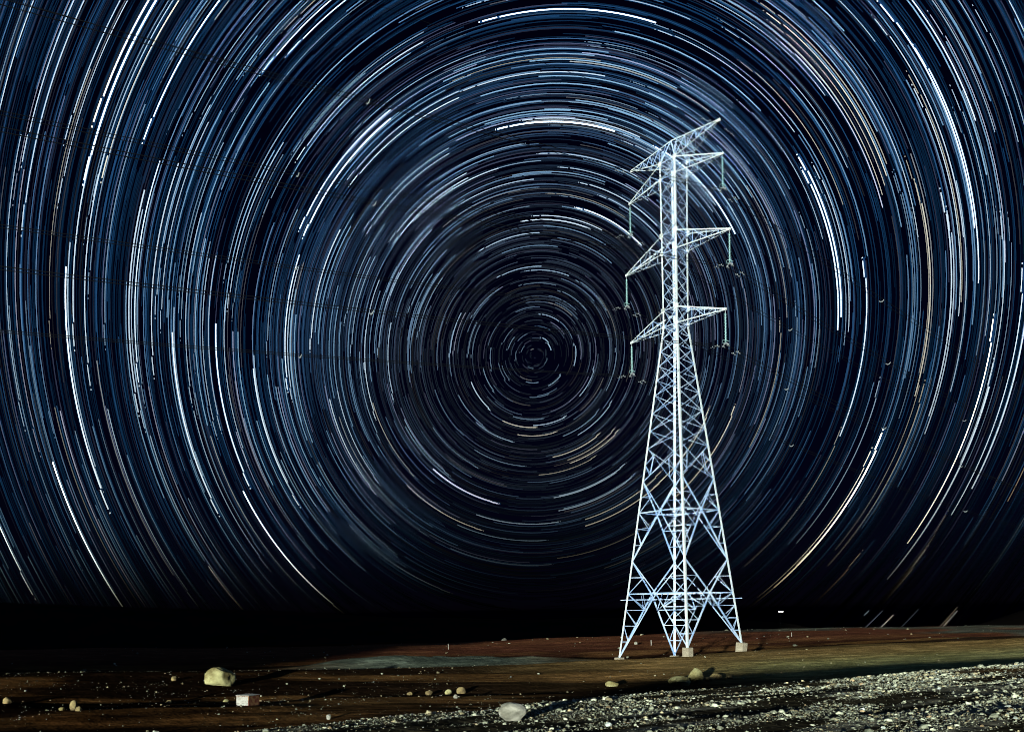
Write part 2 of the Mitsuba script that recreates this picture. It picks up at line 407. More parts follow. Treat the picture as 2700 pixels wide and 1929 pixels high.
def arm(side, i):
    """a pointed cross-arm: two upper and two lower chords meeting at the tip, laced on all sides"""
    root = new('crossarm', TW)
    zt, zb = ((Z1T, Z1B), (Z2T, Z2B), (Z3T, Z3B))[i - 1]
    tip = P(side * ARM[i], 0, zt - DROOP[i])
    up = {b: corner((side, b), zt) for b in (-1, 1)}
    lo = {b: corner((side, b), zb) for b in (-1, 1)}
    tu, tl = tip + Z * .06, tip - Z * .06
    for b in (-1, 1):
        bar('chord', up[b], tu + V * b * .06, .11, -b * V, -Z, root); bar('chord', lo[b], tl + V * b * .06, .095, -b * V, Z, root)
    fr = [0, .32, .58, .80]
    pu = {b: [mixp(up[b], tu, t) for t in fr] for b in (-1, 1)}
    pl = {b: [mixp(lo[b], tl, t) for t in fr] for b in (-1, 1)}
    for k in range(1, 4):
        for b in (-1, 1):
            bar('brace', pu[b][k], pl[b][k], .045, U, V * b, root)
            bar('brace', pu[b][k] if k % 2 else pl[b][k], pl[b][k - 1] if k % 2 else pu[b][k - 1], .05, V * b, Z, root)
        bar('brace', pl[-1][k], pl[1][k], .045, U, Z, root); bar('brace', pu[-1][k], pu[1][k], .045, U, Z, root)
        bar('brace', pl[-1 if k % 2 else 1][k - 1], pl[1 if k % 2 else -1][k], .045, U, Z, root)
    put('tip_plate', box((.34, .16, .20), frame(U * side, V * side, Z, tip - U * side * .06)), 'plate_steel', root)
    return tip


TIPS = {(s, i): arm(s, i) for i in (1, 2, 3) for s in (-1, 1)}

# the top arm that carries the earth wires: one ridge over both sides
peak = {b: P(0, b * .22, ZP) for b in (-1, 1)}
for side in (-1, 1):
    root = new('earth_wire_arm', TW)
    tip = P(side * ARM[0], 0, Z0)
    TIPS[(side, 0)] = tip
    lo = {b: corner((side, b), Z1T) for b in (-1, 1)}
    for b in (-1, 1):
        bar('chord', peak[b], tip + V * b * .05, .11, -b * V, -Z, root); bar('chord', lo[b], tip - Z * .1 + V * b * .05, .08, -b * V, Z, root)
    fr = [.12, .30, .52, .72, .88]
    for b in (-1, 1):
        q = [mixp(peak[b], tip, t) for t in fr]
        l = [mixp(lo[b], tip - Z * .1, t) for t in (.0, .26, .50, .74)]
        for k in range(4):
            bar('brace', q[k], l[k], .05, U, V * b, root); bar('brace', l[k], q[k + 1], .05, U, V * b, root)
    for t in (.26, .50, .74): bar('brace', mixp(lo[-1], tip, t), mixp(lo[1], tip, t), .045, U, Z, root)
    for t in (.30, .72): bar('brace', mixp(peak[-1], tip, t), mixp(peak[1], tip, t), .045, U, Z, root)
    bar('brace', lo[-1], mixp(lo[1], tip, .26), .045, U, Z, root); bar('brace', mixp(lo[1], tip, .26), mixp(lo[-1], tip, .5), .045, U, Z, root)
    put('tip_plate', box((.30, .16, .26), frame(U * side, V * side, Z, tip - Z * .08)), 'plate_steel', root)
for b in (-1, 1):
    for s in (-1, 1): bar('brace', corner((s, b), Z1T), peak[b], .08, U, V * b)
bar('brace', peak[-1], peak[1], .08, U, Z)

# concrete footings under the legs
for c, w, h, txt in (((1, -1), .64, .60, 'pale concrete footing block under the near front leg of the tower'), ((1, 1), .70, .81, 'slightly leaning concrete footing block under the right leg of the tower'),
                     ((-1, -1), .64, .30, 'low concrete footing sunk in dark ground under the left leg of the tower'), ((-1, 1), .64, .30, 'low concrete footing hidden in the hollow under the rear leg of the tower')):
    top = corner(c, ZE + FOOT[c])
    g = float(ground_z(top[0], top[1]))
    hh = h + .5
    tilt = trimesh.transformations.rotation_matrix(.10 if c == (1, 1) else .0, V)
    m = box((w, w, hh), None, .025)
    m.apply_transform(frame(U, V, Z, [0, 0, -hh / 2 + .01]))
    m.apply_transform(tilt)
    m.apply_translation(top)
    k = put('concrete_footing', m, 'concrete')
    tag(k, txt, 'footing')

# ------------------------------------------------------------------ insulator strings, conductors, spacers, dampers
SIDE = {1: 'right', -1: 'left'}
LEVEL = {0: 'top', 1: 'upper', 2: 'middle', 3: 'lower'}
BOT = {}
DISCS = 19


def disc_profile(r, h):
    return [(0, 0), (.035, 0), (.04, .35 * h), (.6 * r, .42 * h), (r, .62 * h), (r, .70 * h), (.45 * r, .66 * h), (.05, .8 * h), (.035, h), (0, h)]


for (s, i), tip in TIPS.items():
    if i == 0: continue
    L = STRING * S
    bot = tip - Z * L
    BOT[(s, i)] = bot
    root = new('insulator_string')
    tag(root, 'blue-green string of insulator discs hanging from the %s %s cross-arm' % (SIDE[s], LEVEL[i]), 'insulator', 'insulator strings on the tower')
    put('shackle', tube([tip - Z * .08, tip - Z * .36], .03, 6), 'fitting', root)
    pitch = (L - .36 - .10) / DISCS
    prof = disc_profile(.125, pitch)
    ds = []
    for k in range(DISCS):
        d = trimesh.creation.revolve(np.array(prof), sections=12)
        d.apply_scale([1, 1, -1]); d.invert()
        d.apply_translation(tip - Z * (.36 + k * pitch))
        ds.append(d)
    ds.append(tube([tip - Z * .36, bot + Z * .08], .05, 8))
    k = put('discs', trimesh.util.concatenate(ds), 'glass_disc', root, smooth=40)
    tag(k, kind='stuff')
    an = np.linspace(0, 2 * np.pi, 21)
    put('grading_ring', tube([bot + Z * .16 + .27 * (math.cos(t) * V + math.sin(t) * U) * np.array([1, 1, 0]) + Z * .07 * math.cos(2 * t) for t in an], .022, 5, False), 'glass_disc', root)
    # the yoke: a bowed plate along the arm's direction, a clamp at either end
    arc = [bot + U * .30 * t - Z * (.02 + .20 * t * t) for t in np.linspace(-1, 1, 9)]
    put('yoke', tube(arc, np.array([.05, .06, .065, .07, .075, .07, .065, .06, .05]), 6), 'fitting', root, smooth=40)
    for t in (-1, 1):
        put('clamp', tube([bot + U * .225 * t - Z * .30 - V * .20, bot + U * .225 * t - Z * .25 - V * .08, bot + U * .225 * t - Z * .25 + V * .08, bot + U * .225 * t - Z * .30 + V * .20], np.array([.03, .055, .055, .03]), 6), 'fitting', root, smooth=40)

LINE = {-1: (-0.00738, 0.10186, 0.00034002), 1: (-0.04420, 0.14648, 0.00049973)}   # bend, slope and sag of the line on the near side (-1) and the far side (1)


def line_point(p0, t, way):
    bend, a, b = LINE[way]
    d = math.cos(bend) * V * way + math.sin(bend) * U
    return p0 + S * (t * d + Z * (-a * t + b * t * t)), unit(d - Z * (a - 2 * b * t)), d


def damper(pt, ax, label, group):
    root = new('vibration_damper')
    tag(root, label, 'damper', group)
    put('messenger_cable', tube([pt - ax * .24 - Z * .14, pt - Z * .10, pt + ax * .24 - Z * .14], .014, 5), 'fitting', root)
    put('clamp', tube([pt + Z * .01, pt - Z * .12], .03, 6), 'fitting', root)
    for w in (-1, 1):
        c = pt + ax * .22 * w - Z * .14
        put('weight', tube([c - ax * .09, c - ax * .05, c + ax * .05, c + ax * .09], np.array([.025, .048, .048, .025]), 6), 'fitting', root, smooth=50)


WAYNAME = {-1: 'on the near side', 1: 'on the far side'}
for (s, i), b0 in BOT.items():
    for e, en in ((-1, 'left'), (1, 'right')):
        p0 = b0 + U * .225 * e - Z * .28
        back = [line_point(p0, t, -1)[0] for t in np.linspace(300, 0, 90)]
        fore = [line_point(p0, t, 1)[0] for t in np.linspace(0, 292, 90)]
        k = put('power_line_cable', tube(back + fore[1:], .026, 5), 'cable_metal', smooth=True)
        tag(k, 'thin dark cable, the %s one of the pair held under the %s %s cross-arm' % (en, SIDE[s], LEVEL[i]), 'power cable', 'cables strung from the tower')
        for way in (-1, 1):
            pt, ax, d = line_point(p0, 1.15, way)
            damper(pt, ax, 'pale vibration damper on the %s cable, %s %s cross-arm, %s' % (en, SIDE[s], LEVEL[i], WAYNAME[way]), 'vibration dampers beside the insulators')
    for way, ts in ((-1, (27.8,)), (1, (22.0, 58.8))):
        for n, t in enumerate(ts):
            q = [line_point(b0 + U * .225 * e - Z * .28, t, way)[0] for e in (-1, 1)]
            mid = (q[0] + q[1]) / 2
            arc = [mid + (q[1] - q[0]) / 2 * u * 1.12 - Z * .17 * (1 - u * u) for u in np.linspace(-1, 1, 9)]
            k = put('spacer', tube(arc, np.array([.03, .035, .045, .055, .06, .055, .045, .035, .03]), 6), 'fitting', smooth=40)
            tag(k, 'small pale crescent spacer on the %s %s cable pair, %s' % (SIDE[s], LEVEL[i], 'to the left of the tower' if way < 0 else ('first one right of the tower' if n == 0 else 'second one right of the tower')), 'spacer', 'spacers on the cable pairs')
for s in (-1, 1):
    p0 = TIPS[(s, 0)] - Z * .25
    pts = [line_point(p0, t, -1)[0] + Z * S * .016 * t for t in np.linspace(300, 0, 90)] + [line_point(p0, t, 1)[0] + Z * S * .02 * t for t in np.linspace(0, 292, 90)][1:]
    k = put('power_line_cable', tube(pts, .014, 5), 'cable_metal', smooth=True)
    tag(k, 'hair-thin dark earth wire running from the %s tip of the top arm' % SIDE[s], 'power cable', 'cables strung from the tower')
    for way in (-1, 1):
        for t in (.9, 1.6):
            pt, ax, d = line_point(p0, t, way)
            damper(pt, ax, 'tiny vibration damper %s to the %s tip of the top arm, %s' % ('next' if t < 1 else 'second', SIDE[s], WAYNAME[way]), 'vibration dampers on the earth wires')

# ------------------------------------------------------------------ stones
def rock_mesh(size, seed, rough=.28, cuts=7, flat=.25):
    m = trimesh.creation.icosphere(subdivisions=3)
    rng = np.random.default_rng(seed)
    v = np.array(m.vertices)
    for _ in range(cuts):                          # broken faces
        n = unit(rng.normal(size=3)); c = rng.uniform(.52, .84)
        d = v @ n - c
        v = v - np.clip(d, 0, None)[:, None] * n * .92
    v = v * (1 + rough * (meshkit.fbm(v * 1.7 + seed, 3, seed=seed) - .5)[:, None])
    v[:, 2] = np.maximum(v[:, 2], -1 + flat)
    v = v * np.array(size) / 2
    m.vertices = v
    return m


def rock(x, y, size, seed, mat, label, sink=.06, rz=0.0, cuts=7, name='rock'):
    m = rock_mesh(size, seed, cuts=cuts)
    m.apply_transform(trimesh.transformations.rotation_matrix(rz, [0, 0, 1]))
    m.apply_translation([x, y, float(ground_z(x, y)) - m.bounds[0][2] - sink * size[2]])
    k = put(name, m, mat, smooth=24)
    tag(k, label, 'rock', 'rocks lying on the plain')


rock(-11.93, 55.3, (2.15, 1.5, 1.75), 3, 'stone_lichen', 'large yellowish boulder with a flat lit face, left of the marker box', .04, 0.5, 8)
rock(1.7, 12.85, (0.54, 0.4, 0.36), 5, 'stone_pale', 'white rock lying on the gravel in the foreground', .06, 0.4, 11)
rock(17.25, 51.6, (1.45, 1.0, 0.78), 8, 'stone_lichen', 'lower yellow-green rock leaning against its taller neighbour near the tower', .10, 0.2, 7)
rock(18.5, 52.4, (1.5, 1.1, 1.2), 12, 'stone_lichen', 'taller yellow-green rock of the touching pair near the tower', .08, 1.1, 7)
rock(19.6, 53.0, (0.55, 0.45, 0.36), 14, 'stone_tan', 'small tan stone, first one right of the rock pair', .1, 0, 6)
rock(20.25, 53.5, (0.85, 0.6, 0.52), 15, 'stone_tan', 'tan pointed stone, second one right of the rock pair', .1, 0.3, 6)
rock(21.2, 53.8, (0.6, 0.4, 0.24), 16, 'stone_tan', 'low flat tan stone, third one right of the rock pair', .1, 0.3, 6)
rock(13.42, 52.6, (1.0, 0.7, 0.5), 18, 'stone_lichen', 'low yellow rock lying alone left of the rock pair', .1, 0.2, 7)
rock(1.75, 51.0, (0.5, 0.4, 0.38), 20, 'stone_tan', 'left small yellow-brown rock of a row of three in the middle of the plain', .1, 0.2, 7)
rock(2.94, 51.2, (0.5, 0.4, 0.4), 21, 'stone_lichen', 'middle yellow rock of a row of three in the middle of the plain', .1, 0.9, 7)
rock(3.75, 51.4, (0.62, 0.5, 0.5), 22, 'stone_tan', 'right rounded brown rock of a row of three in the middle of the plain', .08, 0.4, 6)
rock(0.56, 51.0, (0.36, 0.3, 0.26), 23, 'stone_tan', 'little stone just left of the row of three rocks', .1, 0.4, 6)
rock(-16.69, 42.6, (0.42, 0.36, 0.62), 25, 'stone_tan', 'upright tan stone standing at the left', .06, 0.4, 6)
rock(-17.25, 42.5, (0.36, 0.3, 0.22), 26, 'stone_lichen', 'small flat stone left of the upright stone', .1, 0.1, 6)
rock(-16.3, 42.2, (0.44, 0.4, 0.3), 27, 'stone_tan', 'brown stone leaning on the foot of the upright stone', .1, 0.1, 6)
rock(-3.29, 37.8, (0.26, 0.24, 0.38), 28, 'stone_pale', 'small white upright stone at the edge of the gravel', .06, 0.3, 6)
rock(-10.33, 35.1, (0.3, 0.22, 0.24), 29, 'stone_pale', 'small white stone at the lower left', .06, 0.3, 6)
rock(3.09, 46.8, (0.24, 0.2, 0.28), 30, 'stone_pale', 'small pale stone on black ground behind the white rock', .06, 0.3, 6)
rock(-22.6, 47.9, (0.55, 0.5, 0.5), 31, 'stone_tan', 'brown rock at the left edge', .08, 0.3, 6)
rock(-13.35, 48.1, (0.38, 0.3, 0.28), 32, 'stone_tan', 'small tan stone in front of the boulder', .08, 0.3, 6)
rock(-10.2, 48.6, (0.4, 0.3, 0.28), 33, 'stone_lichen', 'small yellowish stone between the boulder and the marker box', .08, 0.3, 6)
rock(-15.9, 58.6, (0.42, 0.36, 0.42), 34, 'stone_tan', 'small brown stone left of the boulder', .08, 0.3, 6)
rock(11.3, 187.0, (1.5, 1.2, 1.0), 35, 'stone_tan', 'far pale rock at the top of the plain, left of the others', .08, 0.3, 6)
rock(14.3, 168.0, (1.3, 1.0, 0.75), 36, 'stone_pale', 'far flat pale rock at the top of the plain', .08, 0.3, 6)
rock(20.6, 164.5, (1.1, 0.9, 0.9), 37, 'stone_pale', 'far small pale rock nearest the tower', .08, 0.3, 6)
rock(33.0, 116.4, (0.55, 0.5, 0.5), 38, 'stone_pale', 'pale block of stone seen between the left legs of the tower', .08, 0.3, 6)
# the small box on the left, white on one front face and lid, brown elsewhere
g = float(ground_z(-8.1, 44.2))
a = math.radians(-30)
bx_, by_ = np.array([math.cos(a), math.sin(a), 0]), np.array([-math.sin(a), math.cos(a), 0])
root = new('marker_box')
tag(root, 'small white and brown box standing on the dark ground in front of the big boulder', 'box')
put('body', box((.86, .86, .60), frame(bx_, by_, Z, [-8.1, 44.2, g + .28]), .012), 'brown_board', root)
put('white_panel', box((.80, .02, .54), frame(bx_, by_, Z, np.array([-8.1, 44.2, g + .285]) - by_ * .442), .004), 'white_paint', root)
put('lid', box((.92, .92, .03), frame(bx_, by_, Z, [-8.1, 44.2, g + .598]), .006), 'white_paint', root)

for px_, py_, ph_, txt in ((6.96, 119.7, .85, 'thin pale marker post behind the grey-green heap'), (33.86, 112.3, .75, 'thin pale marker post seen between the legs of the tower'), (56.1, 119.3, .60, 'thin short marker post far out on the right')):
    g = float(ground_z(px_, py_))
    k = put('marker_post', box((.07, .07, ph_ + .2), frame([1, 0, 0], [0, 1, 0], Z, [px_, py_, g + ph_ / 2 - .1]), .01), 'white_paint')
    tag(k, txt, 'post')

# two distant lamps taken for a vehicle's; the post under them is added
scene['lamp_glass'] = two({'type': 'plastic', 'diffuse_reflectance': rgb(.8, .8, .78)})
lx, ly = 91.5, 200.0
lz = EYE - 1.62
root = new('lamp_pair')
tag(root, 'distant pair of lit white vehicle lamps on an added post, right of the tower', 'lamp pair')
g = float(ground_z(lx, ly))
put('post', tube([[lx, ly, g - .5], [lx, ly, lz]], .018, 6), 'cable_metal', root)
put('crosspiece', tube([[lx - .42, ly, lz - .05], [lx + .42, ly, lz - .05]], .015, 6), 'cable_metal', root)
for e in (-1, 1):
    b = trimesh.creation.icosphere(subdivisions=2, radius=.20); b.apply_translation([lx + .34 * e, ly - .1, lz + .18])
    key = new('lamp', root)
    scene[key] = mikit.ply(b, 'lamp_glass', smooth=True, emitter={'type': 'area', 'radiance': rgb(4.0, 3.9, 3.7), 'sampling_weight': 0.02})


# ------------------------------------------------------------------ gravel: real stones, one mesh
rng = np.random.default_rng(7)
ico = trimesh.creation.icosahedron()
VARS = []
for q in range(10):
    v = np.array(ico.vertices) * (1 + .55 * (rng.random((12, 1)) - .5))
    v[:, 2] *= rng.uniform(.5, .85); v[:, 0] *= rng.uniform(.8, 1.3)
    VARS.append(v)
VARS = np.array(VARS)


octa = trimesh.Trimesh([[1, 0, 0], [-1, 0, 0], [0, 1, 0], [0, -1, 0], [0, 0, 1], [0, 0, -1]], [[0, 2, 4], [2, 1, 4], [1, 3, 4], [3, 0, 4], [2, 0, 5], [1, 2, 5], [3, 1, 5], [0, 3, 5]], process=False)
SMALL = np.array([np.array(octa.vertices) * (1 + .6 * (rng.random((6, 1)) - .5)) * [rng.uniform(.8, 1.3), 1, rng.uniform(.42, .72)] + .25 * (rng.random((6, 3)) - .5) for q in range(10)])


def gravel(x, y, r, col, name, label, solid=None):
    solid = solid or ico
    shapes = VARS if solid is ico else SMALL
    nv = len(solid.vertices)
    n = len(x)
    k = rng.integers(0, 10, n)
    a = rng.uniform(0, 2 * np.pi, n)
    v = shapes[k] * r[:, None, None]
    c, s = np.cos(a)[:, None], np.sin(a)[:, None]
    vx = v[..., 0] * c - v[..., 1] * s + x[:, None]
    vy = v[..., 0] * s + v[..., 1] * c + y[:, None]
    vz = v[..., 2] + (ground_z(x, y) + .28 * r)[:, None]
    vv = np.stack([vx, vy, vz], -1).reshape(-1, 3)
    f = (np.arange(n)[:, None, None] * nv + solid.faces[None]).reshape(-1, 3)
    key = put(name, trimesh.Trimesh(vv, f, process=False), 'gravel_stone', color=np.repeat(col, nv, 0))
    tag(key, label, kind='stuff')


def stone_colours(n, warm=.20):
    g = .12 + .50 * rng.random((n, 1)) ** 1.5
    tint = np.array([.93, 1.0, .83]) * np.ones((n, 1))
    w = rng.random(n)
    tint[w < warm] = [1.0, .90, .62]
    tint[w < warm * .15] = [1.0, .76, .50]
    tint[w > .92] = [.86, .97, 1.0]
    return np.clip(g * tint, 0, .7)


N = 900000
ang = np.radians(rng.uniform(-24, 44, N)); rad = np.sqrt(rng.uniform(8.0 ** 2, 36.0 ** 2, N))
x, y = rad * np.sin(ang), rad * np.cos(ang)
sd = bank_side(x, y)
pp = np.stack([(x * .83 + y * .56) / 3.4, (-x * .56 + y * .83) / .50, 0 * x], -1)
row = sst(.43, .58, meshkit.fbm(pp, 3, seed=21))
dens = sst(-4.5, 1.6, sd) * (.07 + .93 * row)
keep = rng.random(N) < dens * .46
x, y, rad, row = x[keep], y[keep], rad[keep], row[keep]
r = np.clip((.0072 * np.exp(.60 * rng.normal(size=len(x)))), .004, .06) * (rad / 13) ** .5
big = r > .026
col = stone_colours(len(x))
gravel(x[big], y[big], r[big], col[big], 'gravel', 'larger pale stones of the gravel bank in the foreground')
gravel(x[~big], y[~big], r[~big], col[~big], 'gravel', 'fine pale gravel covering the bank in the foreground', octa)

N = 34000
ang = np.radians(rng.uniform(-32, 40, N)); rad = np.sqrt(rng.uniform(20.0 ** 2, 78.0 ** 2, N))
x, y = rad * np.sin(ang), rad * np.cos(ang)
sdl = bank_side(x, y)
dens = (1 - sst(-4, -1, sdl)) * (.15 + 1.1 * sst(-26, -6, sdl) * sst(16, 2, x) + .85 * sst(.42, .66, meshkit.fbm(np.stack([x / 7., y / 7., 0 * x], -1), 3, seed=31))) * (1 - .75 * sst(4, 14, x))
keep = rng.random(N) < dens * .26
x, y = x[keep], y[keep]
r = np.clip((.019 * np.exp(.62 * rng.normal(size=len(x)))), .012, .2)
gravel(x, y, r, stone_colours(len(x), .45) * .75, 'pebbles', 'scattered loose stones on the dark plain')
N = 450
ang = np.radians(rng.uniform(-30, 40, N)); rad = np.sqrt(rng.uniform(85.0 ** 2, 200.0 ** 2, N))
x, y = rad * np.sin(ang), rad * np.cos(ang)
gravel(x, y, np.clip(.065 * np.exp(.6 * rng.normal(size=N)), .04, .5), stone_colours(N, .3) * .9, 'pebbles', 'scattered loose stones far out on the plain')

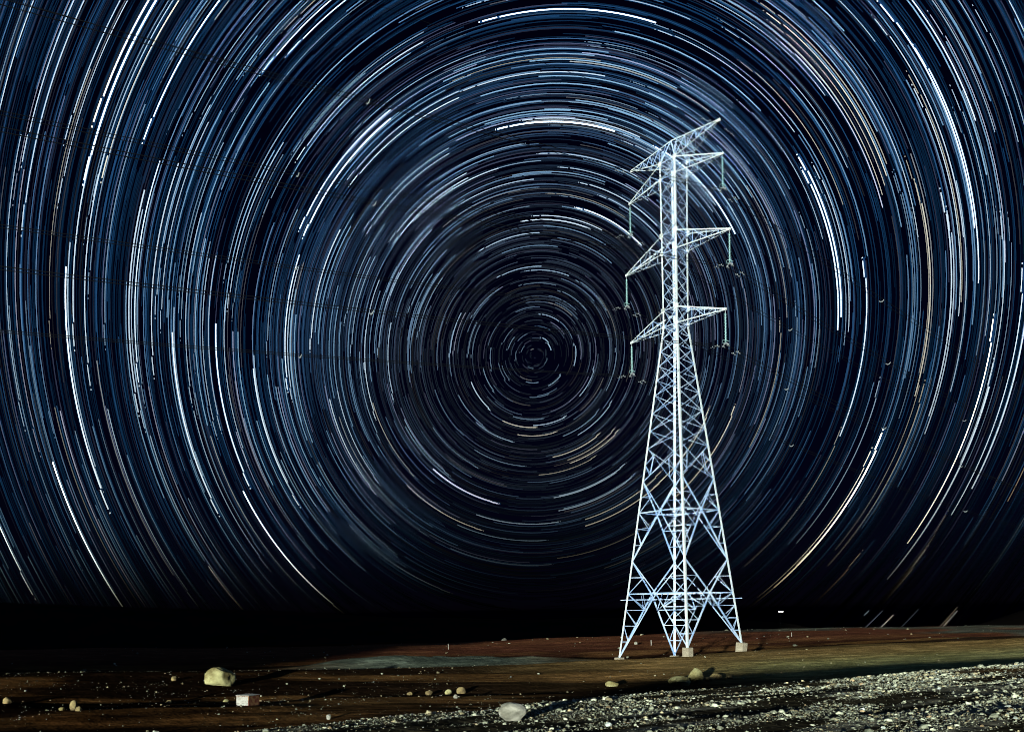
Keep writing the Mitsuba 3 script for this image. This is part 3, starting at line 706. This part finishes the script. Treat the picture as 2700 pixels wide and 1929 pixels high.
# ------------------------------------------------------------------ the stars' trails on the celestial sphere
POLE = np.array([0.15769973, 0.94472964, 0.2874312])
E1 = unit(np.cross(POLE, [0, 0, 1])); E2 = np.cross(E1, POLE)
TURN = 30.5                                        # degrees that the sky turned
PIX = 1 / 2198.35                                  # one pixel of the photograph as an angle
TINT = {'w': (.70, .87, 1.0), 'c': (1.0, .97, .80), 'o': (1.0, .78, .50), 'l': (.70, .75, 1.0), 'b': (.28, .58, 1.0)}
TRAILS = np.array([(float(a), float(b), float(c), float(d), 'wcolb'.index(e)) for a, b, c, d, e in (q.split() for q in """0.82 -178.2 1.29 0.32 w;0.85 102.6 1.33 0.24 w;0.89 -75.7 1.32 0.32 w;1.09 46.8 2.08 0.74 w;1.17 21.8 1.86 0.74 w;1.21 -103.2 1.31 0.33 w;1.72 169.3 1.74 0.42 w;1.75 -76.3 1.55 0.42 w;1.80 3.7 1.23 0.29 b;2.14 125.9 1.78 0.67 w;2.17 -133.9 1.32 0.34 w;2.18 -68.3 1.33 0.30 w;2.35 -128.6 1.30 0.30 w;2.53 8.1 1.64 0.73 w;2.63 77.2 1.90 0.74 w;2.64 157.4 1.55 0.35 w;2.86 -107.0 1.56 0.44 w;3.39 -130.5 1.77 0.45 w;3.94 103.4 1.73 0.72 w;4.03 -89.0 1.32 0.32 w;4.06 170.7 1.77 0.46 w;4.14 22.0 1.39 0.46 w;4.29 -88.6 1.56 0.42 w;4.37 -11.7 1.23 0.33 w;4.39 -139.5 2.22 0.97 w;4.44 151.6 2.01 0.92 w;4.57 177.7 2.00 0.86 c;4.72 -57.8 1.47 0.42 w;5.12 163.0 1.79 0.75 c;5.12 31.3 1.56 0.48 w;5.13 -5.0 1.61 0.75 w;5.16 88.2 1.47 0.43 w;5.23 -86.6 1.53 0.38 l;5.35 -25.0 1.58 0.76 w;5.47 -88.3 1.79 0.76 w;5.49 -144.3 1.56 0.49 w;5.52 130.8 1.78 0.53 w;5.63 -166.2 1.78 0.77 w;5.87 121.7 1.76 0.77 w;6.65 140.0 1.79 0.86 c;7.10 132.6 1.78 0.57 c;7.11 -175.4 1.35 0.52 w;7.27 -27.2 1.64 0.88 w;7.35 132.0 1.77 0.88 c;7.67 -78.6 1.49 0.47 w;7.69 148.3 1.57 0.53 c;7.98 -77.8 1.56 0.48 w;8.00 -4.5 2.31 1.11 w;8.01 -152.2 1.58 0.53 w;8.22 0.2 1.71 1.05 w;8.60 -68.9 1.66 0.54 w;8.78 -31.6 1.22 0.38 w;8.88 17.1 2.21 1.99 w;9.24 140.2 1.82 0.86 w;9.30 142.5 1.79 0.94 w;9.36 10.5 1.10 0.44 w;9.40 -142.8 1.83 0.61 w;9.45 5.5 1.11 0.39 c;9.56 -104.5 1.77 0.86 w;9.56 -145.5 1.60 0.55 w;9.81 -165.6 3.66 2.00 l;9.88 23.8 1.44 0.86 w;10.09 -68.5 1.63 0.86 w;10.14 139.3 1.83 0.61 w;10.16 -87.1 1.80 0.61 w;10.21 141.4 1.78 0.86 w;10.22 16.1 1.62 1.01 w;10.23 -29.8 1.59 0.86 w;10.39 -67.9 1.75 0.55 w;10.48 -6.1 1.11 0.33 w;10.87 8.6 1.43 0.86 w;10.95 171.4 1.84 0.86 w;11.00 -132.9 1.61 0.50 c;11.08 -92.0 1.72 0.86 w;11.09 -108.6 1.77 1.08 w;11.18 -40.8 1.85 1.01 w;11.19 -27.6 1.44 0.55 w;11.20 133.0 1.82 0.94 c;11.32 -50.3 1.90 1.01 w;11.43 -115.8 1.79 0.55 w;11.57 1.9 1.43 0.94 w;11.58 108.9 2.07 0.94 c;11.59 -50.2 1.66 1.01 w;11.62 133.6 2.19 0.94 c;11.82 -162.7 1.85 0.94 c;11.86 61.6 1.87 0.19 b;11.93 -86.5 1.79 0.61 w;12.07 176.1 1.62 0.55 w;12.16 -32.0 1.95 0.55 w;12.47 -77.8 1.76 0.55 w;12.90 72.8 1.52 0.33 l;12.91 24.3 1.35 0.86 w;12.97 106.5 2.02 1.08 c;13.00 -52.7 1.68 0.94 w;13.02 4.7 1.04 0.39 w;13.06 27.4 1.04 0.50 w;13.10 -126.8 1.85 0.94 w;13.19 -8.9 3.21 3.00 w;13.22 23.4 1.37 0.86 w;13.27 -52.3 1.64 0.86 w;13.35 32.1 2.44 2.00 w;13.35 143.9 1.38 0.33 c;13.37 -2.5 1.75 1.08 w;13.55 3.5 1.20 0.50 w;13.62 -147.6 1.40 0.39 w;13.72 175.1 1.40 0.44 w;13.73 -128.7 2.27 1.08 w;13.78 41.1 1.42 0.86 w;14.21 -11.5 0.99 0.44 w;14.38 25.7 1.63 0.50 w;14.58 -85.6 2.22 1.15 w;14.58 -5.8 1.03 0.44 w;14.62 46.4 1.42 0.55 w;14.65 26.9 1.01 0.44 w;14.72 85.1 1.46 0.44 c;15.42 -46.2 1.75 1.15 w;15.47 46.4 1.23 0.50 w;15.49 22.1 1.12 0.61 w;15.58 82.1 1.25 0.55 w;15.64 -14.8 1.56 1.08 w;15.73 -45.9 1.56 0.94 w;15.73 21.3 1.13 0.55 w;15.83 -143.0 1.84 0.55 w;16.10 -97.1 1.68 1.08 w;16.27 -94.8 2.25 1.70 w;16.30 -16.4 1.03 0.39 c;16.37 -60.9 2.91 2.50 w;16.53 -159.5 1.87 0.86 w;16.74 -60.0 2.44 2.00 w;16.77 65.5 1.38 0.44 w;16.88 -39.1 0.99 0.44 w;16.94 11.2 0.94 0.50 w;17.11 10.6 1.08 0.55 w;17.18 -38.9 1.49 0.55 w;17.38 -86.8 1.76 0.55 w;17.39 41.4 1.07 0.86 w;17.49 -129.4 1.58 0.61 w;17.73 58.5 2.51 2.20 w;17.88 56.2 2.78 2.20 w;17.90 -137.4 1.41 0.44 w;18.13 61.3 1.25 0.61 w;18.21 -41.9 1.94 0.19 b;18.29 -116.9 2.31 0.86 w;18.29 58.9 1.57 1.01 w;18.29 22.3 1.19 0.94 w;18.37 -119.5 2.64 1.80 w;18.39 -18.4 0.78 0.22 b;18.49 21.3 1.06 0.55 w;18.54 -8.6 2.23 2.60 w;18.73 -49.4 1.65 1.08 w;18.78 37.3 1.03 0.55 c;19.06 -60.6 1.38 0.55 w;19.13 106.1 1.27 0.55 c;19.14 -48.8 1.51 0.55 w;19.17 77.3 1.95 1.80 w;19.20 -3.5 1.08 0.86 w;19.42 -10.9 1.26 0.86 w;19.51 -128.8 1.56 0.55 w;19.57 32.3 1.00 0.86 w;19.59 -80.2 1.32 0.50 w;19.79 30.9 0.90 0.39 w;19.92 -78.6 1.69 0.94 w;20.14 -107.2 1.67 0.94 w;20.30 21.1 1.15 0.86 w;20.34 -73.8 1.65 0.61 w;20.34 97.0 1.39 0.86 w;20.46 17.8 0.84 0.33 w;20.49 40.4 1.40 1.15 l;20.58 19.0 0.83 0.33 l;20.63 38.6 1.06 0.86 c;20.66 -111.4 3.38 2.20 w;20.85 37.5 0.97 0.86 c;21.06 36.3 1.37 1.08 c;21.11 108.1 1.25 3.00 c;21.11 -100.2 1.61 0.94 w;21.23 -141.6 3.18 8.00 w;21.24 34.8 1.47 0.50 c;21.29 105.0 3.21 8.00 c;21.29 127.0 1.59 3.00 c;21.42 66.7 1.20 0.44 w;21.47 -101.0 1.61 0.86 w;21.51 66.5 1.57 0.50 b;21.62 -98.4 1.55 0.55 w;21.79 72.5 1.04 0.44 w;21.81 46.3 1.09 1.08 w;21.86 -54.1 1.11 0.33 w;21.87 11.2 0.94 0.61 w;22.01 -89.4 1.14 0.33 l;22.15 65.6 1.15 0.50 c;22.23 69.0 1.88 0.86 c;22.28 -123.0 1.61 0.55 w;22.31 94.4 1.17 0.50 c;22.34 -96.8 1.17 0.44 w;22.45 -38.7 1.69 2.00 w;22.47 41.3 0.88 0.33 w;22.52 -94.8 1.74 0.86 w;22.57 -125.9 1.74 0.86 w;22.59 97.0 1.67 0.55 c;22.78 -84.2 1.68 0.55 w;22.89 -43.1 1.72 2.00 w;22.97 -77.5 1.05 0.28 w;23.20 71.5 2.03 1.15 w;23.21 -36.9 0.99 0.39 b;23.23 20.2 1.06 0.86 w;23.24 -109.6 1.80 0.86 w;23.31 74.0 1.73 1.01 w;23.33 -113.4 2.91 2.20 w;23.38 -37.0 1.31 0.44 c;23.58 122.6 1.13 2.00 o;23.58 -44.7 1.37 0.55 w;23.60 58.0 1.34 1.15 w;23.67 56.2 1.23 0.55 c;23.81 48.0 1.29 1.15 w;23.87 67.9 1.50 0.86 w;23.98 -83.1 1.42 0.94 w;24.30 -81.1 1.63 0.86 w;24.32 47.3 1.77 2.20 w;24.41 -52.8 1.06 0.44 w;24.41 54.1 1.79 1.80 w;24.59 -89.9 2.11 1.08 w;24.67 63.1 1.06 0.44 w;24.70 -139.0 1.78 0.55 w;24.88 -56.0 1.43 0.55 w;24.92 60.7 1.04 0.86 w;25.08 -121.4 1.68 0.50 l;25.21 58.5 1.37 0.44 w;25.25 88.6 1.80 4.00 c;25.28 35.3 1.57 1.80 w;25.37 76.0 0.97 0.50 w;25.45 -93.9 1.48 0.55 w;25.53 76.7 1.38 1.08 w;25.56 52.2 0.98 0.86 l;25.58 -90.8 1.81 1.80 w;25.59 93.9 2.45 1.80 w;25.62 -128.4 1.72 0.86 w;25.68 -56.9 1.06 0.28 b;25.74 -149.7 1.58 3.00 c;25.78 -97.4 1.87 0.86 w;25.83 77.1 0.96 0.55 w;25.86 37.5 0.98 0.86 w;25.93 -95.0 3.39 1.08 w;25.93 37.3 0.78 0.50 l;26.18 113.1 1.03 0.55 o;26.28 118.0 1.06 3.00 c;26.35 83.1 1.37 2.00 w;26.60 79.3 2.10 1.80 w;26.64 39.6 1.03 0.86 w;26.70 -59.4 2.12 2.50 w;27.01 -52.0 1.00 0.33 w;27.02 54.9 0.95 0.86 w;27.33 -85.7 1.61 0.55 w;27.34 -47.7 1.29 0.55 w;27.74 77.5 1.28 0.61 l;27.79 -123.9 1.65 0.94 w;28.13 42.4 1.15 1.08 w;28.22 -79.5 1.55 0.55 w;28.24 -65.7 2.14 1.08 c;28.43 79.5 1.28 0.61 o;28.47 -68.1 1.64 0.86 w;28.47 -125.0 1.24 0.44 w;28.49 -90.8 2.03 1.15 w;28.63 -73.2 1.35 0.50 w;28.74 -140.9 1.52 0.55 w;29.13 -66.7 4.25 2.50 w;29.14 -85.9 2.36 1.15 w;29.42 -60.4 3.38 2.00 c;29.44 -103.8 2.11 0.94 w;29.51 99.2 0.97 0.55 w;29.57 -106.6 3.35 2.50 w;30.01 -126.0 1.63 0.61 w;30.25 -70.0 1.28 1.01 w;30.45 -137.1 1.48 0.50 w;30.46 -85.7 1.16 0.39 c;30.55 -63.5 1.69 1.01 w;30.59 -123.4 2.00 0.86 l;30.86 -122.9 1.59 0.33 c;31.20 -96.0 1.49 0.50 b;31.77 -111.0 1.11 0.39 w;31.80 -129.1 2.82 9.00 w;31.99 -73.9 1.76 1.08 w;32.31 -97.8 1.48 0.55 l;32.40 -67.2 1.67 1.08 w;32.56 -71.1 1.22 0.44 l;32.68 -111.7 1.46 0.50 w;32.77 -94.7 1.44 0.86 w;34.02 -72.9 1.50 1.15 w;34.33 -69.6 1.16 0.55 w;34.35 -134.9 1.20 0.39 l;36.01 -112.3 1.61 8.00 w""".split(';'))])
TCOL = np.array([TINT[k] for k in 'wcolb'])


def directions_of(th, ph, shift=0.0):
    c, s = np.cos(th), np.sin(th)
    d = c[..., None] * POLE + s[..., None] * (np.sin(ph)[..., None] * E1 + np.cos(ph)[..., None] * E2)
    if shift: d = d + shift * E1
    return d / np.linalg.norm(d, axis=-1, keepdims=True)


def extinction(d):
    alt = np.degrees(np.arcsin(np.clip(d[..., 2], -1, 1)))
    mass = 1 / (np.sin(np.radians(np.maximum(alt, .02))) + .15 * (np.maximum(alt, .02) + 3.885) ** -1.253)
    k = np.array([.160, .168, .185])
    e = np.exp(-k * (mass[..., None] - 2.2))
    return np.minimum(e, 1.1) * sst(-.3, 1.2, alt)[..., None]


def ribbons(th, ph0, w, col, R, pieces, seg, dimmed=True):
    """bands on the sphere: th, ph0 in radians, w angular width, col radiance (n,3), pieces (start, end, sideways shift) as fractions of the turn"""
    V_, F_, C_ = [], [], []
    at = 0
    n = len(th)
    for a, b, sh in pieces:
        k = max(2, int(round(seg * (b - a))) + 1)
        t = np.linspace(a, b, k)
        ph = ph0[:, None] + np.radians(TURN) * t[None]
        one = np.ones_like(ph)
        inner = directions_of((th - w / 2)[:, None] * one, ph, sh)
        outer = directions_of((th + w / 2)[:, None] * one, ph, sh)
        midd = directions_of(th[:, None] * one, ph, sh)
        c = col[:, None, :] * (extinction(midd) if dimmed else np.ones_like(midd))
        alive = (c.max(-1) > .0012).any(1)
        inner, outer, c, rr = inner[alive], outer[alive], c[alive], R[alive]
        m = alive.sum()
        if not m: continue
        v = np.stack([inner, outer], 2) * rr[:, None, None, None]        # m,k,2,3
        cc = np.repeat(c[:, :, None], 2, 2)
        i, j = np.meshgrid(np.arange(m), np.arange(k - 1), indexing='ij')
        q = (at + (i * k + j) * 2).ravel()
        F_.append(np.vstack([np.stack([q, q + 1, q + 3], 1), np.stack([q, q + 3, q + 2], 1)]))
        V_.append(v.reshape(-1, 3)); C_.append(cc.reshape(-1, 3)); at += m * k * 2
    v, f, c = np.vstack(V_), np.vstack(F_), np.vstack(C_)
    v = v + np.array([0, 0, EYE])
    cen = v[f].mean(1); nn = np.cross(v[f[:, 1]] - v[f[:, 0]], v[f[:, 2]] - v[f[:, 0]])
    back = (nn * (cen - [0, 0, EYE])).sum(1) > 0
    f[back] = f[back][:, ::-1]
    return trimesh.Trimesh(v, f, process=False), c


FULL = [(0, .006, -3 * PIX), (.020, .107, -3 * PIX), (.114, 1, 0.0)]


scene['star_black'] = {'type': 'diffuse', 'reflectance': rgb(0, 0, 0)}


def star_mesh(name, th, ph0, w, col, R, pieces, seg, label, kind=None, cat=None):
    m, c = ribbons(th, ph0, w, col, R, pieces, seg)
    key = new(name)
    scene[key] = mikit.ply(m, 'star_black', color=c, emitter={'type': 'area', 'radiance': {'type': 'mesh_attribute', 'name': 'vertex_color'}, 'sampling_weight': 0.02})
    tag(key, label, cat, kind=kind)
    return key


GAIN = 1.0
th = np.radians(TRAILS[:, 0]); ph0 = np.radians(TRAILS[:, 1])
ww = np.where(TRAILS[:, 2] > 2.2, 2.2 + .5 * (TRAILS[:, 2] - 2.2), TRAILS[:, 2]) * PIX
colr = TRAILS[:, 3:4] * GAIN * TCOL[TRAILS[:, 4].astype(int)]
dim = sst(1.3, .5, TRAILS[:, 3])[:, None] * (TRAILS[:, 4] == 0)[:, None]
colr = colr * (1 - dim + dim * np.array([.66, .86, 1.05]))             # the fainter white ones look bluer
NAMED = [
    (18.53, -8.44, 'long thick white star trail at the very top, right of the middle'),
    (13.19, -8.82, 'thickest white star trail arching above the pole, left of the tower top'),
    (16.37, -60.9, 'thick white star trail at the upper left of the pole, ending in a blunt end'),
    (29.13, -66.7, 'broadest white star trail sweeping down the upper left'),
    (29.43, -60.4, 'broad cream-coloured star trail at the upper left'),
    (29.57, -106.6, 'thick blue-white star trail standing nearly upright at the left edge'),
    (23.33, -113.4, 'thick white star trail left of the pole, second from the left edge'),
    (20.66, -111.4, 'thick white star trail left of the pole, the nearest of three to it'),
    (31.8, -129.1, 'long white star trail ending above the dark hills at the lower left'),
    (21.23, -141.6, 'long white star trail turning yellow at its low end, below and left of the pole'),
    (21.29, 105.0, 'thick cream star trail right of the tower, reaching lowest towards the hills'),
    (17.88, 56.2, 'thick white star trail right of the tower at the height of its arms'),
    (24.34, 56.2, 'broadest white star trail at the upper right'),
    (13.35, 32.1, 'thick white star trail beside the right arms of the tower'),
    (9.82, -165.5, 'short thick lavender star trail below the pole')]
taken = np.zeros(len(TRAILS), bool)
for t0, p0, txt in NAMED:
    i = int(np.argmin(np.abs(TRAILS[:, 0] - t0) + np.abs((TRAILS[:, 1] - p0 + 180) % 360 - 180) * .05))
    taken[i] = True
    star_mesh('star_trail', th[i:i + 1], ph0[i:i + 1], ww[i:i + 1], colr[i:i + 1], np.array([5000.0]), FULL, 40, txt, cat='star trail')
    labels['star_trail' if COUNT['star_trail'] == 1 else 'star_trail_%03d' % (COUNT['star_trail'] - 1)]['group'] = 'brightest star trails'
rest = ~taken
# the soft blue halo of the bright ones, a little behind them
glow = (TRAILS[:, 3] >= 1.2) & (TRAILS[:, 0] > 7)
star_mesh('star_trails', th[glow], ph0[glow], ww[glow] * 2.0, np.array([.012, .055, .17]) * np.minimum(TRAILS[glow, 3:4], 2.0) / 2.0, np.full(glow.sum(), 5995.0) - np.arange(glow.sum()) * .02, [(0, 1, 0.0)], 40, 'soft blue glow beside the bright star trails', kind='stuff')
star_mesh('star_trails', th[rest], ph0[rest], ww[rest], colr[rest], np.full(rest.sum(), 5100.0) + 90 * np.arange(rest.sum()) / rest.sum(), FULL, 40, 'bright star trails circling the celestial pole', kind='stuff')

# a few short ones seen low in the gap between the hills on the right
low = []
for a, b, turn, w_, l_, t_ in ((27.15, 127.66, 2.6, 3.2, .55, 'c'), (29.49, 123.2, 2.3, 3.2, .60, 'c'), (29.36, 122.83, 3.0, 2.6, .22, 'o'), (26.57, 128.03, 3.5, 2.6, .16, 'w'), (26.03, 129.07, .9, 3.0, .30, 'w'), (27.92, 125.42, 3.1, 2.4, .09, 'w')):
    m, c = ribbons(np.radians([a]), np.radians([b]), np.array([w_ * PIX * .48]), l_ * .7 * np.array([TINT[t_]]), np.array([5400.0]), [(0, turn / TURN, 0.0)], 60, False)
    low.append((m, c))
key = new('star_trails')
scene[key] = mikit.ply(trimesh.util.concatenate([m for m, c in low]), 'star_black', color=np.vstack([c for m, c in low]), emitter={'type': 'area', 'radiance': {'type': 'mesh_attribute', 'name': 'vertex_color'}, 'sampling_weight': 0.02})
tag(key, 'a few short slanting star trails low in the gap of the hills on the right', kind='stuff')

# the many faint ones: spread evenly over the whole sphere, brightness by a power law, richer along the band of the Milky Way
N = 48000
rng = np.random.default_rng(11)
mu = rng.uniform(-1, 1, N); th = np.arccos(mu); ph0 = rng.uniform(-np.pi, np.pi, N)
th[:2200] = np.radians(17) * rng.random(2200) ** .62      # the faint stars that crowd round the pole
d = directions_of(th, ph0 + np.radians(TURN / 2))
clump = meshkit.fbm(np.stack([th * 9, np.cos(ph0) * 1.3, np.sin(ph0) * 1.3], -1), 4, seed=3)
gal = unit([.62, .30, -.72])
band = np.exp(-((d @ gal) / .34) ** 2)
L = .021 * rng.random(N) ** (-1 / 1.12)
L = np.minimum(L, .36) * (.60 + .65 * band) * (.75 + .5 * sst(.3, .7, clump))
L *= .5 + .5 * sst(np.radians(3), np.radians(24), np.minimum(th, np.pi - th))
hot = rng.random(N)
blue = np.array([.06, .34, .92]); pale = np.array([.36, .68, 1.0])
grey = sst(np.radians(20), np.radians(4), th)[:, None]
blue = blue * (1 - .7 * grey) + np.array([.40, .50, .62]) * .7 * grey
f = sst(.07, .45, L)[:, None]
col = blue * (1 - f) + pale * f
col[hot > .95] = col[hot > .95] * .4 + np.array([1.0, .86, .60]) * .45
col[hot < .15] = col[hot < .15] * .4 + np.array([.62, .58, .95]) * .5
col = col * L[:, None] * 1.7
w = (1.35 + .5 * sst(.05, .5, L)) * PIX
R = 5990 - 700 * sst(0, 1, np.clip(L, 0, 1)) - 60 * rng.random(N)
# no star shows in the glare beside the moon
mo = unit(MOON); mt = math.acos(mo @ POLE); mp = math.atan2(mo @ E1, mo @ E2)
lag = (mp - ph0 + np.radians(5)) % (2 * np.pi)
clear = ~((np.abs(th - mt) < np.radians(1.5)) & (lag < np.radians(TURN + 10)))
th, ph0, w, col, R, d = th[clear], ph0[clear], w[clear], col[clear], R[clear], d[clear]
front = (d[:, 1] > -.15) & (th < np.radians(75))
for sel, seg, txt in ((front, 10, 'countless faint star trails in concentric arcs'), (~front, 5, 'faint star trails over the rest of the sky')):
    star_mesh('star_trails', th[sel], ph0[sel], w[sel], col[sel], R[sel], [(0, 1, 0.0)], seg, txt, kind='stuff')
